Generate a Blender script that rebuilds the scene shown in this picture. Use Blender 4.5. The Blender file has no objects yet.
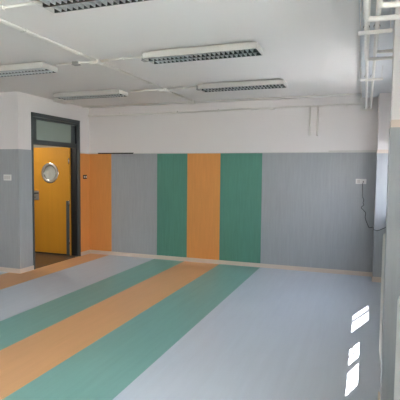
import bpy, bmesh, math, random
from mathutils import Vector, Matrix
random.seed(4)
C = bpy.context.scene.collection

# ------------------------------------------------------------------ materials
def mat(name, col, rough=0.6, spec=0.5, metal=0.0, streak=None, bump=0.0, coat=0.0):
    """streak = (axis, amount, scale): fine linoleum / vinyl marbling running along an axis"""
    m = bpy.data.materials.new(name); m.use_nodes = True
    nt = m.node_tree; b = nt.nodes['Principled BSDF']
    b.inputs['Roughness'].default_value = rough
    b.inputs['Metallic'].default_value = metal
    b.inputs['Specular IOR Level'].default_value = spec
    b.inputs['Coat Weight'].default_value = coat
    c = (*col, 1)
    if streak:
        ax, amt, sc = streak
        tc = nt.nodes.new('ShaderNodeTexCoord'); mp = nt.nodes.new('ShaderNodeMapping')
        s = [sc, sc, sc]; s['xyz'.index(ax)] = sc * 0.07
        mp.inputs['Scale'].default_value = s
        n1 = nt.nodes.new('ShaderNodeTexNoise'); n1.inputs['Scale'].default_value = 1.0
        n1.inputs['Detail'].default_value = 5; n1.inputs['Roughness'].default_value = 0.65
        n2 = nt.nodes.new('ShaderNodeTexNoise'); n2.inputs['Scale'].default_value = 1.3
        n2.inputs['Detail'].default_value = 3
        nt.links.new(tc.outputs['Object'], mp.inputs['Vector'])
        nt.links.new(mp.outputs['Vector'], n1.inputs['Vector'])
        nt.links.new(tc.outputs['Object'], n2.inputs['Vector'])
        mx = nt.nodes.new('ShaderNodeMath'); mx.operation = 'MULTIPLY_ADD'
        mx.inputs[1].default_value = 0.3
        nt.links.new(n2.outputs['Fac'], mx.inputs[0]); nt.links.new(n1.outputs['Fac'], mx.inputs[2])
        rp = nt.nodes.new('ShaderNodeValToRGB')
        rp.color_ramp.elements[0].position = 0.42; rp.color_ramp.elements[1].position = 0.88
        rp.color_ramp.elements[0].color = (*[v * (1 - amt) for v in col], 1)
        rp.color_ramp.elements[1].color = (*[min(1, v * (1 + amt)) for v in col], 1)
        nt.links.new(mx.outputs[0], rp.inputs['Fac'])
        nt.links.new(rp.outputs['Color'], b.inputs['Base Color'])
        if bump:
            bp = nt.nodes.new('ShaderNodeBump'); bp.inputs['Strength'].default_value = bump
            bp.inputs['Distance'].default_value = 0.002
            nt.links.new(n1.outputs['Fac'], bp.inputs['Height']); nt.links.new(bp.outputs['Normal'], b.inputs['Normal'])
    else:
        b.inputs['Base Color'].default_value = c
        if bump:
            n1 = nt.nodes.new('ShaderNodeTexNoise'); n1.inputs['Scale'].default_value = 40
            tc = nt.nodes.new('ShaderNodeTexCoord'); nt.links.new(tc.outputs['Object'], n1.inputs['Vector'])
            bp = nt.nodes.new('ShaderNodeBump'); bp.inputs['Strength'].default_value = bump
            bp.inputs['Distance'].default_value = 0.002
            nt.links.new(n1.outputs['Fac'], bp.inputs['Height']); nt.links.new(bp.outputs['Normal'], b.inputs['Normal'])
    return m

def glass_mat(name, tint, gloss=0.08, frost=0.0):
    m = bpy.data.materials.new(name); m.use_nodes = True; nt = m.node_tree
    nt.nodes.remove(nt.nodes['Principled BSDF']); out = nt.nodes['Material Output']
    t = nt.nodes.new('ShaderNodeBsdfTransparent'); t.inputs['Color'].default_value = (*tint, 1)
    g = nt.nodes.new('ShaderNodeBsdfGlossy'); g.inputs['Roughness'].default_value = 0.05
    mx = nt.nodes.new('ShaderNodeMixShader'); mx.inputs[0].default_value = gloss
    nt.links.new(t.outputs[0], mx.inputs[1]); nt.links.new(g.outputs[0], mx.inputs[2])
    last = mx
    if frost:
        d = nt.nodes.new('ShaderNodeBsdfDiffuse'); d.inputs['Color'].default_value = (*[v * .6 for v in tint], 1)
        m2 = nt.nodes.new('ShaderNodeMixShader'); m2.inputs[0].default_value = frost
        nt.links.new(mx.outputs[0], m2.inputs[1]); nt.links.new(d.outputs[0], m2.inputs[2]); last = m2
    nt.links.new(last.outputs[0], out.inputs['Surface'])
    return m

M = dict(
    paint=mat('white_wall_paint', (.76, .72, .70), .85, .2, bump=.12),
    ceil=mat('white_ceiling_paint', (.755, .725, .70), .9, .15, bump=.1),
    f_grey=mat('grey_linoleum_floor', (.56, .60, .66), .42, .45, streak=('y', .04, 16)),
    f_green=mat('green_linoleum_floor', (.21, .41, .365), .42, .45, streak=('y', .06, 16)),
    f_orange=mat('orange_linoleum_floor', (.74, .40, .19), .42, .45, streak=('y', .04, 16)),
    w_grey=mat('grey_vinyl_cladding', (.365, .38, .39), .5, .4, streak=('z', .07, 34), bump=.1),
    w_green=mat('green_vinyl_cladding', (.10, .275, .205), .5, .4, streak=('z', .09, 34), bump=.1),
    w_orange=mat('orange_vinyl_cladding', (.72, .31, .085), .5, .4, streak=('z', .06, 34), bump=.1),
    base=mat('cream_skirting', (.67, .57, .48), .5, .4),
    trim=mat('white_plastic_trim', (.62, .60, .56), .5, .4),
    dark=mat('dark_gap_strip', (.05, .045, .04), .8, .2),
    steel=mat('dark_grey_enamelled_steel', (.075, .088, .088), .35, .5),
    jamb=mat('black_rubber_and_steel', (.014, .015, .016), .4, .5),
    leaf=mat('ochre_laminate', (.60, .27, .02), .4, .45, streak=('z', .05, 12)),
    chrome=mat('brushed_steel', (.60, .59, .57), .2, .5, metal=1.0),
    alu=mat('bright_aluminium', (.62, .66, .66), .18, .5, metal=1.0),
    blade=mat('satin_aluminium_blades', (.66, .69, .69), .42, .5, metal=.75),
    refl=mat('shade_darkened_aluminium', (.10, .115, .115), .3, .5, metal=1.0),  # dark tone puts the shade inside the louver cells into the metal
    tube=mat('shade_darkened_tube', (.20, .21, .21), .25, .5),  # tube colour darkened to paint in the shade behind the louver
    enamel=mat('white_enamel', (.58, .56, .52), .4, .5),
    pvc=mat('off_white_plastic', (.72, .69, .64), .5, .4),
    pvcg=mat('grey_plastic', (.30, .29, .27), .5, .4),
    pipe=mat('white_painted_pipe', (.74, .71, .66), .4, .5),
    black=mat('black_rubber', (.015, .015, .018), .5, .4),
    socket=mat('white_socket_plastic', (.78, .77, .73), .35, .5),
    corr=mat('brown_corridor_floor', (.12, .075, .045), .35, .5, streak=('x', .15, 20)),
    corrw=mat('corridor_wall_paint', (.50, .50, .44), .8, .2),
    rubber=mat('grey_shutter_slats', (.35, .34, .31), .6, .3),
    ground=mat('outdoor_paving', (.40, .385, .365), .9, .2),
    glass=glass_mat('window_glass', (.96, .98, .97)),
    dimmed=glass_mat('daylight_dimming_glass', (.85, .87, .90)),  # pane tint added to dim daylight through the first window
    dimmed_dark=glass_mat('dark_daylight_dimming_glass', (.45, .46, .48)),  # darker pane tint added to hold back daylight on the corner column
    beam=mat('shade_tinted_paint', (.64, .65, .67), .85, .2),  # blue-grey tone paints in the shade under the ceiling drop
    frost=glass_mat('frosted_greenish_glass', (.62, .72, .64), .06, .75),
    pane=glass_mat('porthole_glass', (.85, .86, .80), .10, .75),
)

# ------------------------------------------------------------------ helpers
def bx(bm, x0, y0, z0, x1, y1, z1, mi=0):
    v = [bm.verts.new(p) for p in ((x0,y0,z0),(x1,y0,z0),(x1,y1,z0),(x0,y1,z0),(x0,y0,z1),(x1,y0,z1),(x1,y1,z1),(x0,y1,z1))]
    for f in ((3,2,1,0),(4,5,6,7),(0,1,5,4),(1,2,6,5),(2,3,7,6),(3,0,4,7)):
        fc = bm.faces.new([v[i] for i in f]); fc.material_index = mi
def boxes(*bs):
    bm = bmesh.new()
    for b in bs: bx(bm, *b)
    return bm
def tube_bm(pts, r, n=12, bm=None, cap=True):
    bm = bm or bmesh.new(); pts = [Vector(p) for p in pts]; rings = []
    up = None
    for i, p in enumerate(pts):
        d = (pts[min(i+1, len(pts)-1)] - pts[max(i-1, 0)]).normalized()
        if up is None: up = Vector((0,0,1)) if abs(d.z) < .9 else Vector((1,0,0))
        s = d.cross(up).normalized(); u = s.cross(d).normalized(); up = u
        rings.append([bm.verts.new(p + (s*math.cos(a) + u*math.sin(a))*r) for a in [2*math.pi*k/n for k in range(n)]])
    for a, b in zip(rings, rings[1:]):
        for k in range(n):
            f = bm.faces.new((a[k], a[(k+1)%n], b[(k+1)%n], b[k])); f.smooth = True
    if cap: bm.faces.new(rings[0][::-1]); bm.faces.new(rings[-1])
    return bm
def rounded(pts, r=.05, n=6):
    """round the corners of a polyline with arcs"""
    P = [Vector(p) for p in pts]; out = [P[0]]
    for a, b, c in zip(P, P[1:], P[2:]):
        rr = min(r, (b-a).length*.45, (c-b).length*.45)
        s = b + (a-b).normalized()*rr; e = b + (c-b).normalized()*rr
        for k in range(n+1):
            t = k/n; out.append(s*(1-t)**2 + b*2*t*(1-t) + e*t*t)
    out.append(P[-1]); return out
def lathe_y(prof, c, n=40, bm=None):
    """ring profile [(radius, y)] about an axis along Y through c"""
    bm = bm or bmesh.new(); rings = []
    for r, y in prof:
        rings.append([bm.verts.new((c[0]+r*math.cos(2*math.pi*k/n), c[1]+y, c[2]+r*math.sin(2*math.pi*k/n))) for k in range(n)])
    for a, b in zip(rings, rings[1:] + ([rings[0]] if len(prof) > 3 else [])):
        for k in range(n):
            f = bm.faces.new((a[k], a[(k+1)%n], b[(k+1)%n], b[k])); f.smooth = True
    return bm
def obj(name, bm, mats, parent=None, bevel=0):
    bmesh.ops.recalc_face_normals(bm, faces=bm.faces)
    me = bpy.data.meshes.new(name); bm.to_mesh(me); bm.free()
    for m in (mats if isinstance(mats, (list, tuple)) else [mats]): me.materials.append(M[m])
    o = bpy.data.objects.new(name, me); C.objects.link(o)
    if parent: o.parent = parent
    if bevel:
        b = o.modifiers.new('bevel', 'BEVEL'); b.width = bevel; b.segments = 2; b.limit_method = 'ANGLE'
    return o
def tag(o, label, cat, group=None):
    o['label'] = label; o['category'] = cat
    if group: o['group'] = group
    return o
def thing(name, label, cat, loc, group=None):
    o = bpy.data.objects.new(name, None); C.objects.link(o); o.location = loc; o.empty_display_size = .1
    return tag(o, label, cat, group)
def struct(name, bm, mats, label=None, cat=None, parent=None):
    o = obj(name, bm, mats, parent); 
    if parent is None: o['kind'] = 'structure'
    if label: o['label'] = label; o['category'] = cat
    return o
def structroot(name, loc, label, cat):
    o = bpy.data.objects.new(name, None); C.objects.link(o); o.location = loc; o.empty_display_size = .1
    o['kind'] = 'structure'; o['label'] = label; o['category'] = cat
    return o

# ------------------------------------------------------------------ measures (metres)
XL, D, H, P = -4.994, 7.413, 2.797, 1.925       # left wall, back wall, ceiling, cladding height
YC = 5.53                                        # face of the wall left of the doorway corner
XF, YR = -8.4, -5.2                              # far left wall and wall behind
S = [-4.542, -3.584, -2.996, -2.332, -1.614]     # stripe boundaries
SL = -5.20                                       # left edge of the narrow orange stripe
XB, XO = .36, .46                                # window wall inside / outside face
PZ = 1.897                                       # cladding height on the piers
PB = .151                                        # face of the piers
T = .006                                         # cladding thickness
BH = .068                                        # skirting height

# ------------------------------------------------------------------ floor: one mesh with the inlaid stripes
bm = bmesh.new()
sl = [(XF, SL, 0), (SL, S[0], 2), (S[0], S[1], 0), (S[1], S[2], 1), (S[2], S[3], 2), (S[3], S[4], 1), (S[4], XO, 0)]
for a, b, k in sl:
    y1 = D if a >= SL - .01 and b > SL + .01 else YC
    if a == SL:
        bx(bm, a, YR, -.1, XL, YC, 0, k); bx(bm, XL, YR, -.1, b, D, 0, k)
    else: bx(bm, a, YR, -.1, b, y1, 0, k)
struct('floor', bm, ['f_grey', 'f_green', 'f_orange'], 'grey linoleum floor with long orange and green stripes running to the back wall', 'floor')
struct('ceiling', boxes((XF, YR, H, XO, D, H+.15)), 'ceil', 'flat white painted ceiling', 'ceiling')
# shallow dropped edge over the window side

# ------------------------------------------------------------------ walls
bm = boxes((XL-.2, D, 0, XO+.2, D+.2, H, 0))
cl = [(XL, -4.50, 3), (-4.50, -3.545, 1), (-3.545, -2.955, 2), (-2.955, -2.342, 3), (-2.342, -1.612, 2), (-1.612, .18, 1)]
for a, b, k in cl: bx(bm, a, D-T, 0, b-.0015, D, P, k)
struct('wall_back', bm, ['paint', 'w_grey', 'w_green', 'w_orange'], 'back wall, white above and clad in orange, grey and green panels below', 'wall')
# left wall with the doorway
DY0, DY1, DH, WT = 5.835, 7.075, 2.505, .15
bm = boxes((XL-WT, YC+.17, 0, XL, DY0, H, 0), (XL-WT, DY1, 0, XL, D, H, 0), (XL-WT, DY0, DH, XL, DY1, H, 0))
bx(bm, XL, YC, 0, XL+T, DY0, P, 1); bx(bm, XL, DY1, 0, XL+T, D-T, P, 3)
struct('wall_left', bm, ['paint', 'w_grey', 'w_green', 'w_orange'], 'left wall around the doorway, white above, grey and orange cladding below', 'wall')
bm = boxes((XF, YC, 0, XL, YC+.17, H, 0)); bx(bm, XF, YC-T, 0, XL+T, YC, P, 1)
struct('wall_front_left', bm, ['paint', 'w_grey'], 'wall facing the room left of the doorway corner with grey cladding', 'wall')
bm = boxes((XF-.2, YR, 0, XF, YC+.2, H, 0)); bx(bm, XF, YR, 0, XF+T, YC, P, 1)
struct('wall_far_left', bm, ['paint', 'w_grey'])
rwins = []        # windows of the wall behind the camera
def to_rear(bm):                                          # turn window-wall coordinates onto the rear wall
    bm.transform(Matrix.Translation((0, YR + .36, 0)) @ Matrix.Rotation(-math.pi/2, 4, 'Z')); return bm
bm = bmesh.new(); prev = XF-.2
bx(bm, .36, XF-.2, 0, .46, .46, .985, 0); bx(bm, .36, XF-.2, 2.45, .46, .46, H, 0)
for a, b in rwins: bx(bm, .36, prev, .985, .46, a, 2.45, 0); prev = b
bx(bm, .36, prev, .985, .46, .46, 2.45, 0); bx(bm, .36-T, XF, 0, .36, .3, .96, 1)
struct('wall_rear', to_rear(bm), ['paint', 'w_grey'])

# right wall: thin window wall with projecting piers
WZ0, WZ1 = .985, 2.45
wins = [(4.59, 5.78), (5.955, 7.055), (-.05, 1.75), (-1.80, -.25), (-3.20, -2.10)]
bm = bmesh.new()
bx(bm, XB, YR, 0, XO, D, WZ0, 0); bx(bm, XB, YR, WZ1, XO, D, H, 0)
ys = sorted(wins); prev = YR
for a, b in ys:
    bx(bm, XB, prev, WZ0, XO, a, WZ1, 0); prev = b
bx(bm, XB, prev, WZ0, XO, D, WZ1, 0)
bx(bm, XB-T, YR, 0, XB, D, .96, 1)
# near pier, corner column, pier beside the camera
for y0, y1, xx in ((3.15, 3.30, PB), (7.06, D-T, .164)):
    pb = boxes((xx, y0, 0, XB-T, y1, H, 0), (xx-.006, y0-.006, 0, XB-T, y1+.002, PZ, 1))
    struct('wall_pier', pb, ['paint', 'w_grey'], 'projecting pier of the window wall, white above grey cladding', 'wall pier')
struct('wall_right', bm, ['paint', 'w_grey'], 'window wall at the right with projecting grey clad piers', 'wall')
# shallow beam above the windows
struct('trim_1', boxes((-.075, YR, H-.035, XB, D, H)), 'beam', 'shallow ceiling drop above the window side', 'beam')

# skirtings
def base(name, bs, lab):
    o = struct(name, boxes(*bs), 'base', lab, 'skirting board'); return o
base('baseboard_back', [(XL+T, D-T-.012, 0, .18, D-T, BH)], 'cream skirting along the back wall')
base('baseboard_left', [(XL+T, YC-T-.012, 0, XL+T+.012, DY0-.02, BH), (XL+T, DY1+.02, 0, XL+T+.012, D-T, BH)], 'cream skirting on both sides of the doorway')
base('baseboard_front_left', [(XF, YC-T-.012, 0, XL+T, YC-T, BH)], 'cream skirting left of the doorway corner')
b = []
for y0, y1, xx in ((3.15, 3.30, PB), (7.06, D-T, .164)):
    b += [(xx-.018, y0-.018, 0, XB, y0-.006, BH+.01), (xx-.018, y0-.006, 0, xx-.006, y1, BH+.01)]
base('baseboard_right', b, 'cream skirting around the foot of the right piers')

# cladding top rails
struct('trim_2', boxes((XL+T, D-.014, P, -4.80, D, P+.022), (-4.03, D-.014, P, -.55, D, P+.012), (-.55, D-.014, P, .17, D, P+.034)), 'trim', 'thin white rail on top of the back wall cladding', 'trim')
struct('trim_3', boxes((-4.79, D-.012, P, -4.03, D, P+.022)), 'dark', 'dark open gap where the rail is missing above the cladding', 'trim')
struct('trim_4', boxes((XL, DY1+.02, P, XL+.014, D-.014, P+.02)), 'trim', 'white rail above the orange cladding beside the door', 'trim')
struct('trim_5', boxes((PB-.002, 3.138, PZ, XB-T, 3.31, PZ+.048), (.157, 7.05, PZ, XB-T, D-.01, P+.025)), 'base', 'cream rails on top of the pier cladding at the right', 'trim')
# white corner bead on the near pier

# ------------------------------------------------------------------ windows (right wall)
def window(i, y0, y1, bars, low, rear=False):
    loc = ((y0+y1)/2, YR-.05, WZ0) if rear else (XO-.05, (y0+y1)/2, WZ0)
    r = structroot('window_%d' % i, loc, 'window in the rear wall' if rear else 'window in the right wall above the radiators', 'window')
    off = Matrix.Translation(-Vector(r.location))
    def part(n, bm, m):
        if rear: to_rear(bm)
        bm.transform(off); return obj(n, bm, m, r)
    xa, xb = .40, .425; f = .012
    part('window_frame', boxes((xa, y0, WZ0, xb, y0+f, WZ1), (xa, y1-f, WZ0, xb, y1, WZ1), (xa, y0, WZ0, xb, y1, WZ0+.02), (xa, y0, WZ1-.05, xb, y1, WZ1)), 'enamel')
    for yb, w, d in bars:
        part('mullion', boxes((.4125-d/2, yb-w/2, WZ0, .4125+d/2, yb+w/2, WZ1)), 'enamel')
    if low:
        part('sun_block_panel', boxes((.405, y0, WZ0, .42, y1, low)), 'enamel')  # unseen panel added to block sun and narrow the floor patches
    part('pane', boxes((.411, y0+f, (low or WZ0), .414, y1-f, WZ1-.04)), 'dimmed' if i == 1 else 'dimmed_dark' if i == 2 else 'glass')
    bm = bmesh.new()
    z = SH
    while z < WZ1: bx(bm, XO-.012, y0, z, XO, y1, min(z+.046, WZ1)); z += .048
    part('sun_cut_shutter', bm, 'rubber')  # unseen slats added, lowered to cut the room-side edge of the sun patches
    part('window_sill', boxes((XB-.002, y0, WZ0, XO, y1, WZ0+.008)), 'trim')
    return r
SH = 1.99
window(1, 4.59, 5.78, [(5.21, .042, .040)], 1.50)
window(2, 5.955, 7.055, [(6.47, .018, .020), (6.75, .018, .020)], None)
SH = 2.25
for k, (a, b) in enumerate(wins[2:]):
    window(3+k, a, b, [((a+b)/2, .04, .03)], None)
for k, (a, b) in enumerate(rwins):
    window(7+k, a, b, [((a+b)/2, .04, .03)], None, True)
# cord of the shutter, its loop seen as a curved shadow on the floor
pts = [(.385, 5.47 + .09*math.cos(t), 1.66 + .11*math.sin(t)) for t in [math.pi + math.pi*k/14 for k in range(15)]]
pts = [(.385, 5.38, 1.98)] + pts
tag(obj('shutter_cord', tube_bm(pts, .008, 6), 'pvc'), 'thin shutter cord hanging in a loop in front of the far window', 'cord')

# ------------------------------------------------------------------ door
dr = structroot('door_1', (XL, (DY0+DY1)/2, 0), 'doorway with dark steel frame, transom window and open ochre door', 'door')
off = Matrix.Translation(-Vector(dr.location))
def dpart(n, bm, m, parent=None, bevel=0):
    bm.transform(off); return obj(n, bm, m, parent or dr, bevel)
fx0, fx1 = XL-WT-.01, XL+.022
dpart('door_frame', boxes((XL-.03, DY0-.02, 0, fx1, DY0+.008, DH+.02), (XL-.03, DY1-.02, 0, fx1, DY1+.02, DH+.02), (XL-.03, DY0-.02, DH-.045, fx1, DY1+.02, DH+.02)), 'steel', bevel=.004)
dpart('door_jamb', boxes((fx0, DY1-.035, 0, XL-.03, DY1, DH), (fx0, DY0, DH-.03, XL-.03, DY1, DH), (fx0, DY0, 0, XL-.03, DY0+.008, DH)), 'jamb')
tz0, tz1 = 2.065, DH-.045
tr = dpart('transom_frame', boxes((XL-.09, DY0+.008, tz0-.045, XL-.02, DY1-.035, tz0+.035), (XL-.09, DY0+.008, tz0, XL-.02, DY0+.13, tz1), (XL-.09, DY1-.155, tz0, XL-.05, DY1-.035, tz1), (XL-.09, DY0+.008, tz1-.035, XL-.02, DY1-.035, tz1)), 'steel', bevel=.003)
g = boxes((XL-.06, DY0+.12, tz0+.03, XL-.055, DY1-.15, tz1-.03)); dpart('transom_glass', g, 'frost')
# the leaf stands open at right angles, in the corridor
ly0, ly1 = 7.0, 7.042; lx0, lx1 = -5.995, XL-WT-.004; lz = 2.035
pc = (-5.588, (ly0+ly1)/2, 1.555); pr = .170
bm = bmesh.new()
# leaf with a round hole: outline to circle bridged on both faces
n = 48; circ = [(pc[0]+pr*math.cos(2*math.pi*k/n), pc[2]+pr*math.sin(2*math.pi*k/n)) for k in range(n)]
def edge_pt(k):
    a = 2*math.pi*k/n; dx, dz = math.cos(a), math.sin(a); t = 1e9
    for lim, o_, d_ in ((lx0, pc[0], dx), (lx1, pc[0], dx), (.012, pc[2], dz), (lz, pc[2], dz)):
        if abs(d_) > 1e-9:
            tt = (lim-o_)/d_
            if tt > 0: t = min(t, tt)
    return pc[0]+dx*t, pc[2]+dz*t
outer = [edge_pt(k) for k in range(n)]
for cx_, cz_ in ((lx0, .012), (lx1, .012), (lx0, lz), (lx1, lz)):      # snap nearest outline point to each corner
    k = min(range(n), key=lambda i: (outer[i][0]-cx_)**2 + (outer[i][1]-cz_)**2); outer[k] = (cx_, cz_)
V = {}
for nm, ring in (('c', circ), ('o', outer)):
    for yy in (ly0, ly1): V[nm, yy] = [bm.verts.new((x, yy, z)) for x, z in ring]
for k in range(n):
    j = (k+1) % n
    for yy in (ly0, ly1): bm.faces.new((V['c', yy][k], V['c', yy][j], V['o', yy][j], V['o', yy][k]))
    bm.faces.new((V['c', ly0][k], V['c', ly0][j], V['c', ly1][j], V['c', ly1][k]))
    bm.faces.new((V['o', ly0][k], V['o', ly0][j], V['o', ly1][j], V['o', ly1][k]))
leaf = dpart('door_leaf', bm, 'leaf')
def lp(n_, bm_, m_, bevel=0, lab=None):
    bm_.transform(off); o = obj(n_, bm_, m_, leaf, bevel)
    if lab: o['label'] = lab
    return o
lp('porthole_ring', lathe_y([(pr-.035, -.026), (pr-.030, -.034), (pr+.018, -.030), (pr+.026, -.022), (pr+.026, .022), (pr+.018, .030), (pr-.030, .034), (pr-.035, .026)], pc), 'chrome', lab='round brushed steel porthole ring')
bmg = bmesh.new()
for yy in (-.004, .004):
    bmg.faces.new([bmg.verts.new((pc[0]+(pr-.005)*math.cos(2*math.pi*k/n), pc[1]+yy, pc[2]+(pr-.005)*math.sin(2*math.pi*k/n))) for k in range(n)])
lp('porthole_glass', bmg, 'pane', lab='round milky pane')
lp('lock_plate', boxes((lx0+.012, ly0-.006, 1.035, lx0+.150, ly0, 1.215)), 'chrome', .003, 'steel lock plate')
bmh = tube_bm(rounded([(lx0+.035, ly0-.005, 1.165), (lx0+.035, ly0-.055, 1.165), (lx0+.14, ly0-.055, 1.165)], .02), .010)
lp('door_handle', bmh, 'black', lab='dark lever handle')
lp('lock_cylinder', tube_bm([(lx0+.05, ly0-.018, 1.09), (lx0+.05, ly0, 1.09)], .014), 'chrome')
for z in (.28, 1.0, 1.78):
    lp('hinge', tube_bm([(lx1-.004, ly0-.012, z-.05), (lx1-.004, ly0-.012, z+.05)], .010), 'chrome')
lp('edge_guard', boxes((lx1-.06, ly0-.028, .02, lx1-.005, ly0, 1.04)), 'steel', .003, 'dark grey strip on the lower hinge side')
lp('bottom_seal', boxes((lx0, ly0-.004, .012, lx1, ly0, .035)), 'jamb')
dpart('threshold', boxes((XL-WT, DY0+.02, 0, XL, DY1-.035, .006)), 'corr')

# corridor behind the doorway
struct('floor_corridor', boxes((-7.6, YC+.17, -.1, XL-WT, 7.9, 0.001), (XL-WT, DY0, -.1, XL-.001, DY1, .001)), 'corr', 'brown corridor floor beyond the open door', 'floor')
struct('wall_corridor', boxes((-7.8, YC+.17, 0, -7.6, 7.9, H), (-7.6, 7.9, 0, XL-.2, 8.1, H), (XL-.2, D+.2, 0, XL-.03, 8.1, H)), 'corrw', 'corridor wall beyond the doorway', 'wall')
struct('ceiling_corridor', boxes((-7.6, YC+.17, H-.01, XL-WT, 7.9, H+.1)), 'corrw')

# ------------------------------------------------------------------ ceiling luminaires
def luminaire(x0, yc, label):
    L, W, Hh = 1.145, .262, .078
    r = thing('ceiling_luminaire', label, 'ceiling light', (x0+L/2, yc, H), 'louvred strip lights on the ceiling')
    hw = W/2; hl = L/2; zb = -Hh
    # housing: roof and two long sides, sides lean in slightly
    bm = bmesh.new()
    bx(bm, -hl+.05, -hw+.04, -.020, hl-.05, hw-.04, 0)
    bx(bm, -hl, -hw, -.028, hl, hw, -.020)
    bx(bm, -hl, -hw, zb, hl, -hw+.008, -.028); bx(bm, -hl, hw-.008, zb, hl, hw, -.028)
    obj('housing', bm, 'enamel', r, .003)
    for s in (-1, 1):
        obj('end_cap', boxes((s*hl-.003, -hw-.001, zb-.001, s*hl+.003, hw+.001, -.019)), 'enamel', r, .001)
    refl = bmesh.new()                       # curved reflector trough over each lamp
    for c in (-.063, .063):
        prev = None
        for k in range(9):
            a = math.pi*k/8; y = c - .056*math.cos(a); z = zb+.014 + .034*math.sin(a)
            cur = (refl.verts.new((-hl+.015, y, z)), refl.verts.new((hl-.015, y, z)))
            if prev:
                f = refl.faces.new((prev[0], prev[1], cur[1], cur[0])); f.smooth = True
            prev = cur
    obj('reflector', refl, 'refl', r)
    for c in (-.063, .063):
        t = tube_bm([(-hl+.03, c, zb+.038), (hl-.03, c, zb+.038)], .008, 14)
        obj('fluorescent_tube', t, 'tube', r)
    lv = bmesh.new()                         # louver grid: side rails, centre rail, then the cross blades
    for y0, y1 in ((-hw+.008, -hw+.014), (-.009, .009), (hw-.014, hw-.008)): bx(lv, -hl+.005, y0, zb, hl-.005, y1, zb+.034)
    obj('louver_rail', lv, 'refl', r); lv = bmesh.new()
    ncell = 24; st = (L-.03)/ncell
    for c0, c1 in ((-hw+.016, -.009), (.009, hw-.016)):
        for k in range(1, ncell):
            x = -hl+.015+k*st
            v = [lv.verts.new(p) for p in ((x-.004, c0, zb), (x+.004, c0, zb), (x+.008, c0, zb+.028), (x-.008, c0, zb+.028),
                                            (x-.004, c1, zb), (x+.004, c1, zb), (x+.008, c1, zb+.028), (x-.008, c1, zb+.028))]
            for f in ((0,1,2,3), (7,6,5,4), (0,4,5,1), (1,5,6,2), (3,7,4,0), (2,6,7,3)): lv.faces.new([v[i] for i in f])
    obj('louver_blades', lv, 'blade', r)
    return r
luminaire(-2.110, 2.590, 'louvred strip light nearest the camera, cut by the top edge of the picture')
luminaire(-2.100, 4.180, 'louvred strip light in the middle row, right of the long ceiling conduit')
luminaire(-2.145, 5.885, 'smallest-looking louvred strip light in front of the back wall, right of the ceiling conduit')
luminaire(-4.480, 4.200, 'louvred strip light at the left picture edge, left of the ceiling conduit')
luminaire(-4.510, 5.880, 'louvred strip light just above the door transom, near the back left corner')

# ------------------------------------------------------------------ ceiling conduits
def conduit(pts, r, label, m='pvc', name='cable_conduit', rnd=.03):
    o = obj(name, tube_bm(rounded(pts, rnd), r, 10), m); return tag(o, label, 'conduit')
CZ = H-.012
def box_thing(name, x, y, z0, z1, wx, wy, label, m='pvc', cat='junction box'):
    r = thing(name, label, cat, (x, y, z1))
    obj('box_body', boxes((-wx/2, -wy/2, z0-z1, wx/2, wy/2, .003)), m, r, .006)
    obj('box_lid', boxes((-wx/2-.003, -wy/2-.003, z0-z1-.006, wx/2+.003, wy/2+.003, z0-z1)), m, r, .002)
    return r
XC = -2.755
g = thing('ceiling_conduit', 'long twin white conduit running from the top left towards the back wall across the ceiling', 'conduit', (XC, 4, H))
for dx in (-.013, .013):
    o = obj('conduit_tube', tube_bm([(dx, -6.9, -.012), (dx, 3.10, -.012)], .011, 10), 'pvc', g)
for k in range(9):
    obj('pipe_clip', boxes((-.03, -3.2+k*.78-.009, -.026, .03, -3.2+k*.78+.009, 0)), 'pvc', g)
def cross(x0, x1, y, label):
    g = thing('cable_conduit', label, 'conduit', ((x0+x1)/2, y, H)); h_ = (x1-x0)/2
    obj('conduit_tube', tube_bm([(-h_, 0, -.013), (h_, 0, -.013)], .011, 10), 'pvc', g)
    for x in ((-h_*.45, h_*.5) if h_ > .3 else (0,)): obj('pipe_clip', boxes((x-.012, -.02, -.028, x+.012, .02, .003)), 'pvc', g)
cross(-3.27, XC-.05, 4.245, 'short ceiling conduit between the left edge light and the first junction box')
cross(XC+.05, -2.16, 4.245, 'ceiling conduit from the first junction box to the middle row light')
cross(-3.30, XC-.05, 5.985, 'ceiling conduit from the light above the door to the second junction box')
cross(XC+.05, -2.19, 5.945, 'ceiling conduit from the second junction box to the light before the back wall')
cross(-3.60, -2.16, 2.655, 'ceiling conduit at the top left corner leading to the nearest light')
box_thing('junction_box', XC-.01, 4.245, H-.045, H, .10, .10, 'white junction box on the long conduit in line with the middle lights')
box_thing('junction_box', XC, 5.965, H-.045, H, .10, .10, 'white junction box on the long conduit in line with the far lights')
box_thing('junction_box', XC-.02, 7.118, H-.045, H, .11, .08, 'white junction box where the long conduit meets the back conduit')
box_thing('junction_box', -2.175, 4.245, H-.05, H, .05, .07, 'small grey connection box at the left end of the middle row light', 'pvcg')
box_thing('junction_box', -2.21, 5.945, H-.05, H, .05, .07, 'small grey connection box at the left end of the far light', 'pvcg')
box_thing('junction_box', -3.02, 4.245, H-.03, H, .07, .07, 'small grey box on the short conduit by the first junction box', 'pvcg')
box_thing('junction_box', -4.82, 6.42, H-.04, H, .20, .30, 'flat white box on the ceiling above the doorway')
conduit([(XL+.02, 7.175, H-.010), (-.085, 7.175, H-.010), (-.085, 7.175, H-.08)], .010, 'thin conduit running across the ceiling along the back wall, ending in a short drop', 'pvc', rnd=.02)

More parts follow.
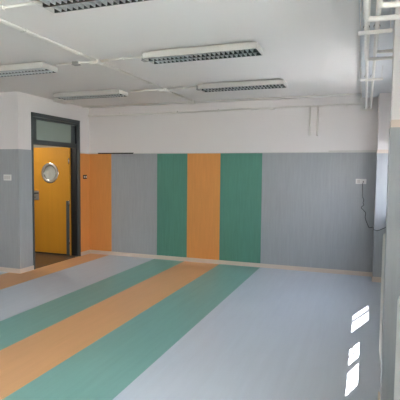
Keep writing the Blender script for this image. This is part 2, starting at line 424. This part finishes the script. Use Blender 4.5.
# conduit pipe high on the back wall, with its two drops
ZP = 2.652; YP = D-.034
g = thing('wall_pipe', 'thin white pipe running high along the whole back wall', 'pipe', (-2.6, D, ZP))
obj('pipe_run', tube_bm([(XL+.02+2.6, -.020, -.010), (-3.19+2.6, -.020, -.012)], .016, 10), 'pipe', g)
obj('pipe_run', tube_bm([(-3.19+2.6, -.018, -.010), (-.06+2.6, -.018, .022)], .012, 10), 'pipe', g)
for x in (-3.19, -1.47, -4.95): obj('tee_fitting', boxes((x+2.6-.045, -.036, -.022, x+2.6+.045, 0, .020)), 'pipe', g, .006)
for x in (-4.3, -2.4, -.3): obj('pipe_clip', boxes((x+2.6-.01, -.032, -.016, x+2.6+.01, 0, .030)), 'pvc', g)
for x, lab in ((-.846, 'left of the two short white pipes dropping from the back wall pipe'), (-.730, 'right of the two short white pipes dropping from the back wall pipe')):
    o = obj('drop_pipe', tube_bm(rounded([(x, YP, ZP+.002), (x, YP, 2.205), (x, D-.001, 2.205)], .02), .0135, 12), 'pipe')
    tag(o, lab, 'pipe', 'drop pipes on the back wall')
for x in (-.846, -.745): pass

# ------------------------------------------------------------------ heating pipes along the window side
PX = (-.018, .045)
def hpipe(x, z, yend, r, label, y0=YR+.02):
    if yend is None: pts_ = [(x, y0, z), (x, 5.3, z), (x, 7.28, z-.060), (x, D-.001, z-.060)]
    else: pts_ = [(x, y0, z), (x, yend, z), (XB, yend, z)]
    o = obj('heating_pipe', tube_bm(rounded(pts_, .05), r, 14), 'pipe')
    return tag(o, label, 'pipe', 'heating pipes under the ceiling')
hpipe(PX[0], 2.455, 2.72, .0150, 'white heating pipe left at the top edge, bending right to the wall nearest the camera')
hpipe(PX[1], 2.455, 2.52, .0150, 'second white pipe at the top edge, bending right just above the first bend')
hpipe(PX[0], 2.5365, 4.0, .0135, 'left pipe over the near bracket, bending right to the wall behind it')
hpipe(PX[1], 2.5365, 3.78, .0135, 'right pipe over the near bracket, bending right above its neighbour bend')
hpipe(PX[0]+.006, 2.643, None, .0145, 'left of the two far white pipes running on to the back wall')
hpipe(PX[1]+.008, 2.643, None, .0145, 'right of the two far white pipes running on to the back wall')
hpipe(.02, 2.700, 2.58, .012, 'upper white pipe crossing right behind the first bends at the top right')
def bracket(y, z, label, w=.103):
    g = thing('pipe_bracket', label, 'bracket', (.035, y, z), 'pipe brackets hanging from the ceiling')
    # slotted C rail
    bm = boxes((-w, -.015, -.004, w, .015, 0), (-w, -.015, -.019, w, -.012, -.004), (-w, .012, -.019, w, .015, -.004))
    obj('rail', bm, 'pipe', g, .001)
    for x in (-w+.012, w-.012):
        obj('threaded_rod', tube_bm([(x, 0, -.012), (x, 0, H-.02-z)], .0026, 8), 'pipe', g)
        obj('nut', tube_bm([(x, 0, -.012), (x, 0, -.003)], .009, 6), 'chrome', g)
    for px in PX:
        bm = tube_bm([(px-.035 + .019*math.cos(a), 0, .022 + .019*math.sin(a)) for a in [math.pi*k/10 for k in range(11)]], .003, 6)
        obj('pipe_clamp', bm, 'pvcg', g)
bracket(3.16, 2.5215, 'white bracket rail nearest the camera carrying the pipes')
bracket(5.27, 2.628, 'middle white bracket rail carrying the two far pipes', .118)
bracket(7.28, 2.568, 'farthest small bracket rail carrying the pipes near the back wall', .135)

# ------------------------------------------------------------------ radiators
def radiator(x0, y0, nsec, zb, zt, label):
    r = thing('radiator', label, 'radiator', (x0+.05, y0, 0), 'white column radiators under the windows')
    for k in range(nsec):
        y = k*.055+.026
        bm = bmesh.new()
        for cx in (-.032, .032):                       # two flattened columns per section
            pr_ = [(cx-.018, y-.010), (cx-.009, y-.022), (cx+.009, y-.022), (cx+.018, y-.010), (cx+.018, y+.010), (cx+.009, y+.022), (cx-.009, y+.022), (cx-.018, y+.010)]
            lo = [bm.verts.new((a, b, zb+.02)) for a, b in pr_]; hi = [bm.verts.new((a, b, zt-.02)) for a, b in pr_]
            tl = [bm.verts.new((cx+(a-cx)*.6, y+(b-y)*.6, zt)) for a, b in pr_]; bl = [bm.verts.new((cx+(a-cx)*.6, y+(b-y)*.6, zb)) for a, b in pr_]
            for q1, q2 in ((bl, lo), (lo, hi), (hi, tl)):
                for i in range(8): bm.faces.new((q1[i], q1[(i+1)%8], q2[(i+1)%8], q2[i]))
            bm.faces.new(tl); bm.faces.new(bl[::-1])
        bx(bm, -.045, y-.024, zb+.01, .045, y+.024, zb+.05); bx(bm, -.045, y-.024, zt-.05, .045, y+.024, zt-.010)
        obj('section', bm, 'enamel', r)
    ln = nsec*.055
    for y in (.04, ln-.04): obj('foot', boxes((-.03, y-.012, 0, .03, y+.012, zb+.012)), 'enamel', r)
    for z in (zb+.06, zt-.06): obj('wall_bracket', boxes((.03, ln/2-.012, z-.012, XB-x0-.0565, ln/2+.012, z+.012)), 'enamel', r)
    obj('valve', tube_bm([(0, ln-.002, zt-.04), (0, ln+.03, zt-.04)], .014, 10), 'chrome', r)
    return r
radiator(.155, 3.325, 12, .10, 1.11, 'white radiator edge beyond the near pier at the right')
radiator(.140, 1.15, 15, .10, 1.11, 'white radiator edge in the bottom right corner of the picture')

# ------------------------------------------------------------------ sockets, switch and cable
def plate(name, label, cat, loc, axis, w, h, mods, m='socket'):
    r = thing(name, label, cat, loc); d = .010
    # plate lies in the plane whose normal is the axis
    def b3(u0, v0, u1, v1, d0, d1):
        return (u0, -d1, v0, u1, -d0, v1) if axis == 'y' else (d0, u0, v0, d1, u1, v1)
    obj('cover_plate', boxes(b3(-w/2, -h/2, w/2, h/2, 0, d)), m, r, .003)
    for u, mm, ww, hh in mods:
        obj('module', boxes(b3(u-ww/2, -hh/2, u+ww/2, hh/2, d, d+.005)), mm, r, .0015)
    return r
plate('light_switch', 'white three-module light switch on the grey wall left of the doorway', 'switch', (-5.205, YC-T, 1.487), 'y', .15, .092, [(-.04, 'trim', .03, .05), (0, 'trim', .03, .05), (.04, 'trim', .03, .05)])
plate('wall_switch', 'small dark switch plate on the orange wall strip beside the door', 'switch', (XL+T, 7.255, 1.487), 'x', .115, .075, [(-.028, 'socket', .03, .03), (.028, 'socket', .03, .03)], 'black')
sk = plate('wall_socket', 'white double socket plate with black plug on the back wall at the right', 'socket', (-.052, D-T, 1.478), 'y', .155, .078, [(-.035, 'trim', .045, .05)])
pg = obj('plug', tube_bm([(-.052+.035, D-.016, 1.478), (-.052+.035, D-.040, 1.478)], .008, 14), 'black')
tag(pg, 'round black plug in the right half of the white wall socket', 'plug')
YK = D-.020
cab = [(-.017, YK-.018, 1.470), (-.028, YK, 1.439), (-.026, YK, 1.346), (-.026, YK, 1.245), (.001, YK, 1.192), (-.015, YK, 1.145), (.006, YK, 1.114),
       (-.044, YK, 1.074), (-.005, YK, 1.036), (.036, YK, .991), (.023, YK, .928), (.040, YK, .867), (.087, YK, .760), (.122, YK, .770),
       (.146, YK, .780), (.148, 7.042, .776), (.200, 7.042, .763), (.313, 7.042, .820), (.312, 7.042, .871), (.330, 7.042, 1.02)]
tag(obj('power_cable', tube_bm(rounded(cab, .02, 4), .0042, 8), 'black'), 'thin black cable hanging in kinks from the wall socket to the corner column', 'cable')

# outdoor ground seen by the windows
struct('ground', boxes((XO, YR-20, -1.3, 30, 30, -1.2), (-30, YR-20, -1.3, XO, YR-.2, -1.2)), 'ground')

# ------------------------------------------------------------------ light
sun = bpy.data.lights.new('sun', 'SUN'); sun.energy = SUN = 20.0; sun.angle = .003; sun.color = (1, .95, .88)
so = bpy.data.objects.new('sun', sun); C.objects.link(so)
d = Vector((-1, -2.9, -3.684)); so.rotation_euler = d.to_track_quat('-Z', 'Y').to_euler(); so.location = (6, 16, 20)

w = bpy.data.worlds.new('sky'); bpy.context.scene.world = w; w.use_nodes = True; nt = w.node_tree
bg = nt.nodes['Background']; bg.inputs['Strength'].default_value = 5.0
tc = nt.nodes.new('ShaderNodeTexCoord'); sp = nt.nodes.new('ShaderNodeSeparateXYZ'); rp = nt.nodes.new('ShaderNodeValToRGB')
nt.links.new(tc.outputs['Generated'], sp.inputs[0]); nt.links.new(sp.outputs['Z'], rp.inputs['Fac']); nt.links.new(rp.outputs['Color'], bg.inputs['Color'])
e = rp.color_ramp.elements; e[0].position = 0; e[0].color = (.98, .96, .97, 1); e[1].position = .8; e[1].color = (.72, .84, 1, 1)
for a, b in wins:                                  # sky portals in the window openings
    l = bpy.data.lights.new('window_portal', 'AREA'); l.shape = 'RECTANGLE'; l.size = b-a; l.size_y = WZ1-WZ0
    l.cycles.is_portal = True
    o = bpy.data.objects.new('window_portal', l); C.objects.link(o)
    o.location = (XO+.02, (a+b)/2, (WZ0+WZ1)/2); o.rotation_euler = Vector((-1, 0, 0)).to_track_quat('-Z', 'Y').to_euler()

for a, b in rwins:
    l = bpy.data.lights.new('window_portal', 'AREA'); l.shape = 'RECTANGLE'; l.size = b-a; l.size_y = WZ1-WZ0
    l.cycles.is_portal = True
    o = bpy.data.objects.new('window_portal', l); C.objects.link(o)
    o.location = ((a+b)/2, YR-.12, (WZ0+WZ1)/2); o.rotation_euler = Vector((0, 1, 0)).to_track_quat('-Z', 'Y').to_euler()

l = bpy.data.lights.new('leaf_fill_light', 'AREA'); l.size = .25; l.energy = 4.5; l.color = (1, .95, .86)  # fill added to brighten the open door leaf, no fixture behind it
o = bpy.data.objects.new('leaf_fill_light', l); C.objects.link(o); o.location = (-6.3, 6.2, H-.05)

# ------------------------------------------------------------------ camera
cam = bpy.data.cameras.new('camera'); co = bpy.data.objects.new('camera', cam); C.objects.link(co)
right = Vector((.9389, .3442, .0094)); upv = Vector((-.0302, .0551, .998)); fwd = Vector((-.343, .9373, -.0622))
fwd.normalize(); right = (right - fwd*right.dot(fwd)).normalized(); upv = right.cross(fwd)
m = Matrix((right, upv, -fwd)).transposed().to_4x4(); m.translation = Vector((0, 0, 1.6)); co.matrix_world = m
cam.sensor_width = 36; cam.sensor_fit = 'HORIZONTAL'; cam.lens = 448.77/400*36; cam.clip_start = .02
sc = bpy.context.scene; sc.camera = co
sc.view_settings.view_transform = 'Standard'; sc.view_settings.look = 'None'; sc.view_settings.gamma = 1
sc.view_settings.use_curve_mapping = False; sc.view_settings.exposure = 2.33
sc.cycles.max_bounces = 12; sc.cycles.diffuse_bounces = 8; sc.cycles.sample_clamp_indirect = 6
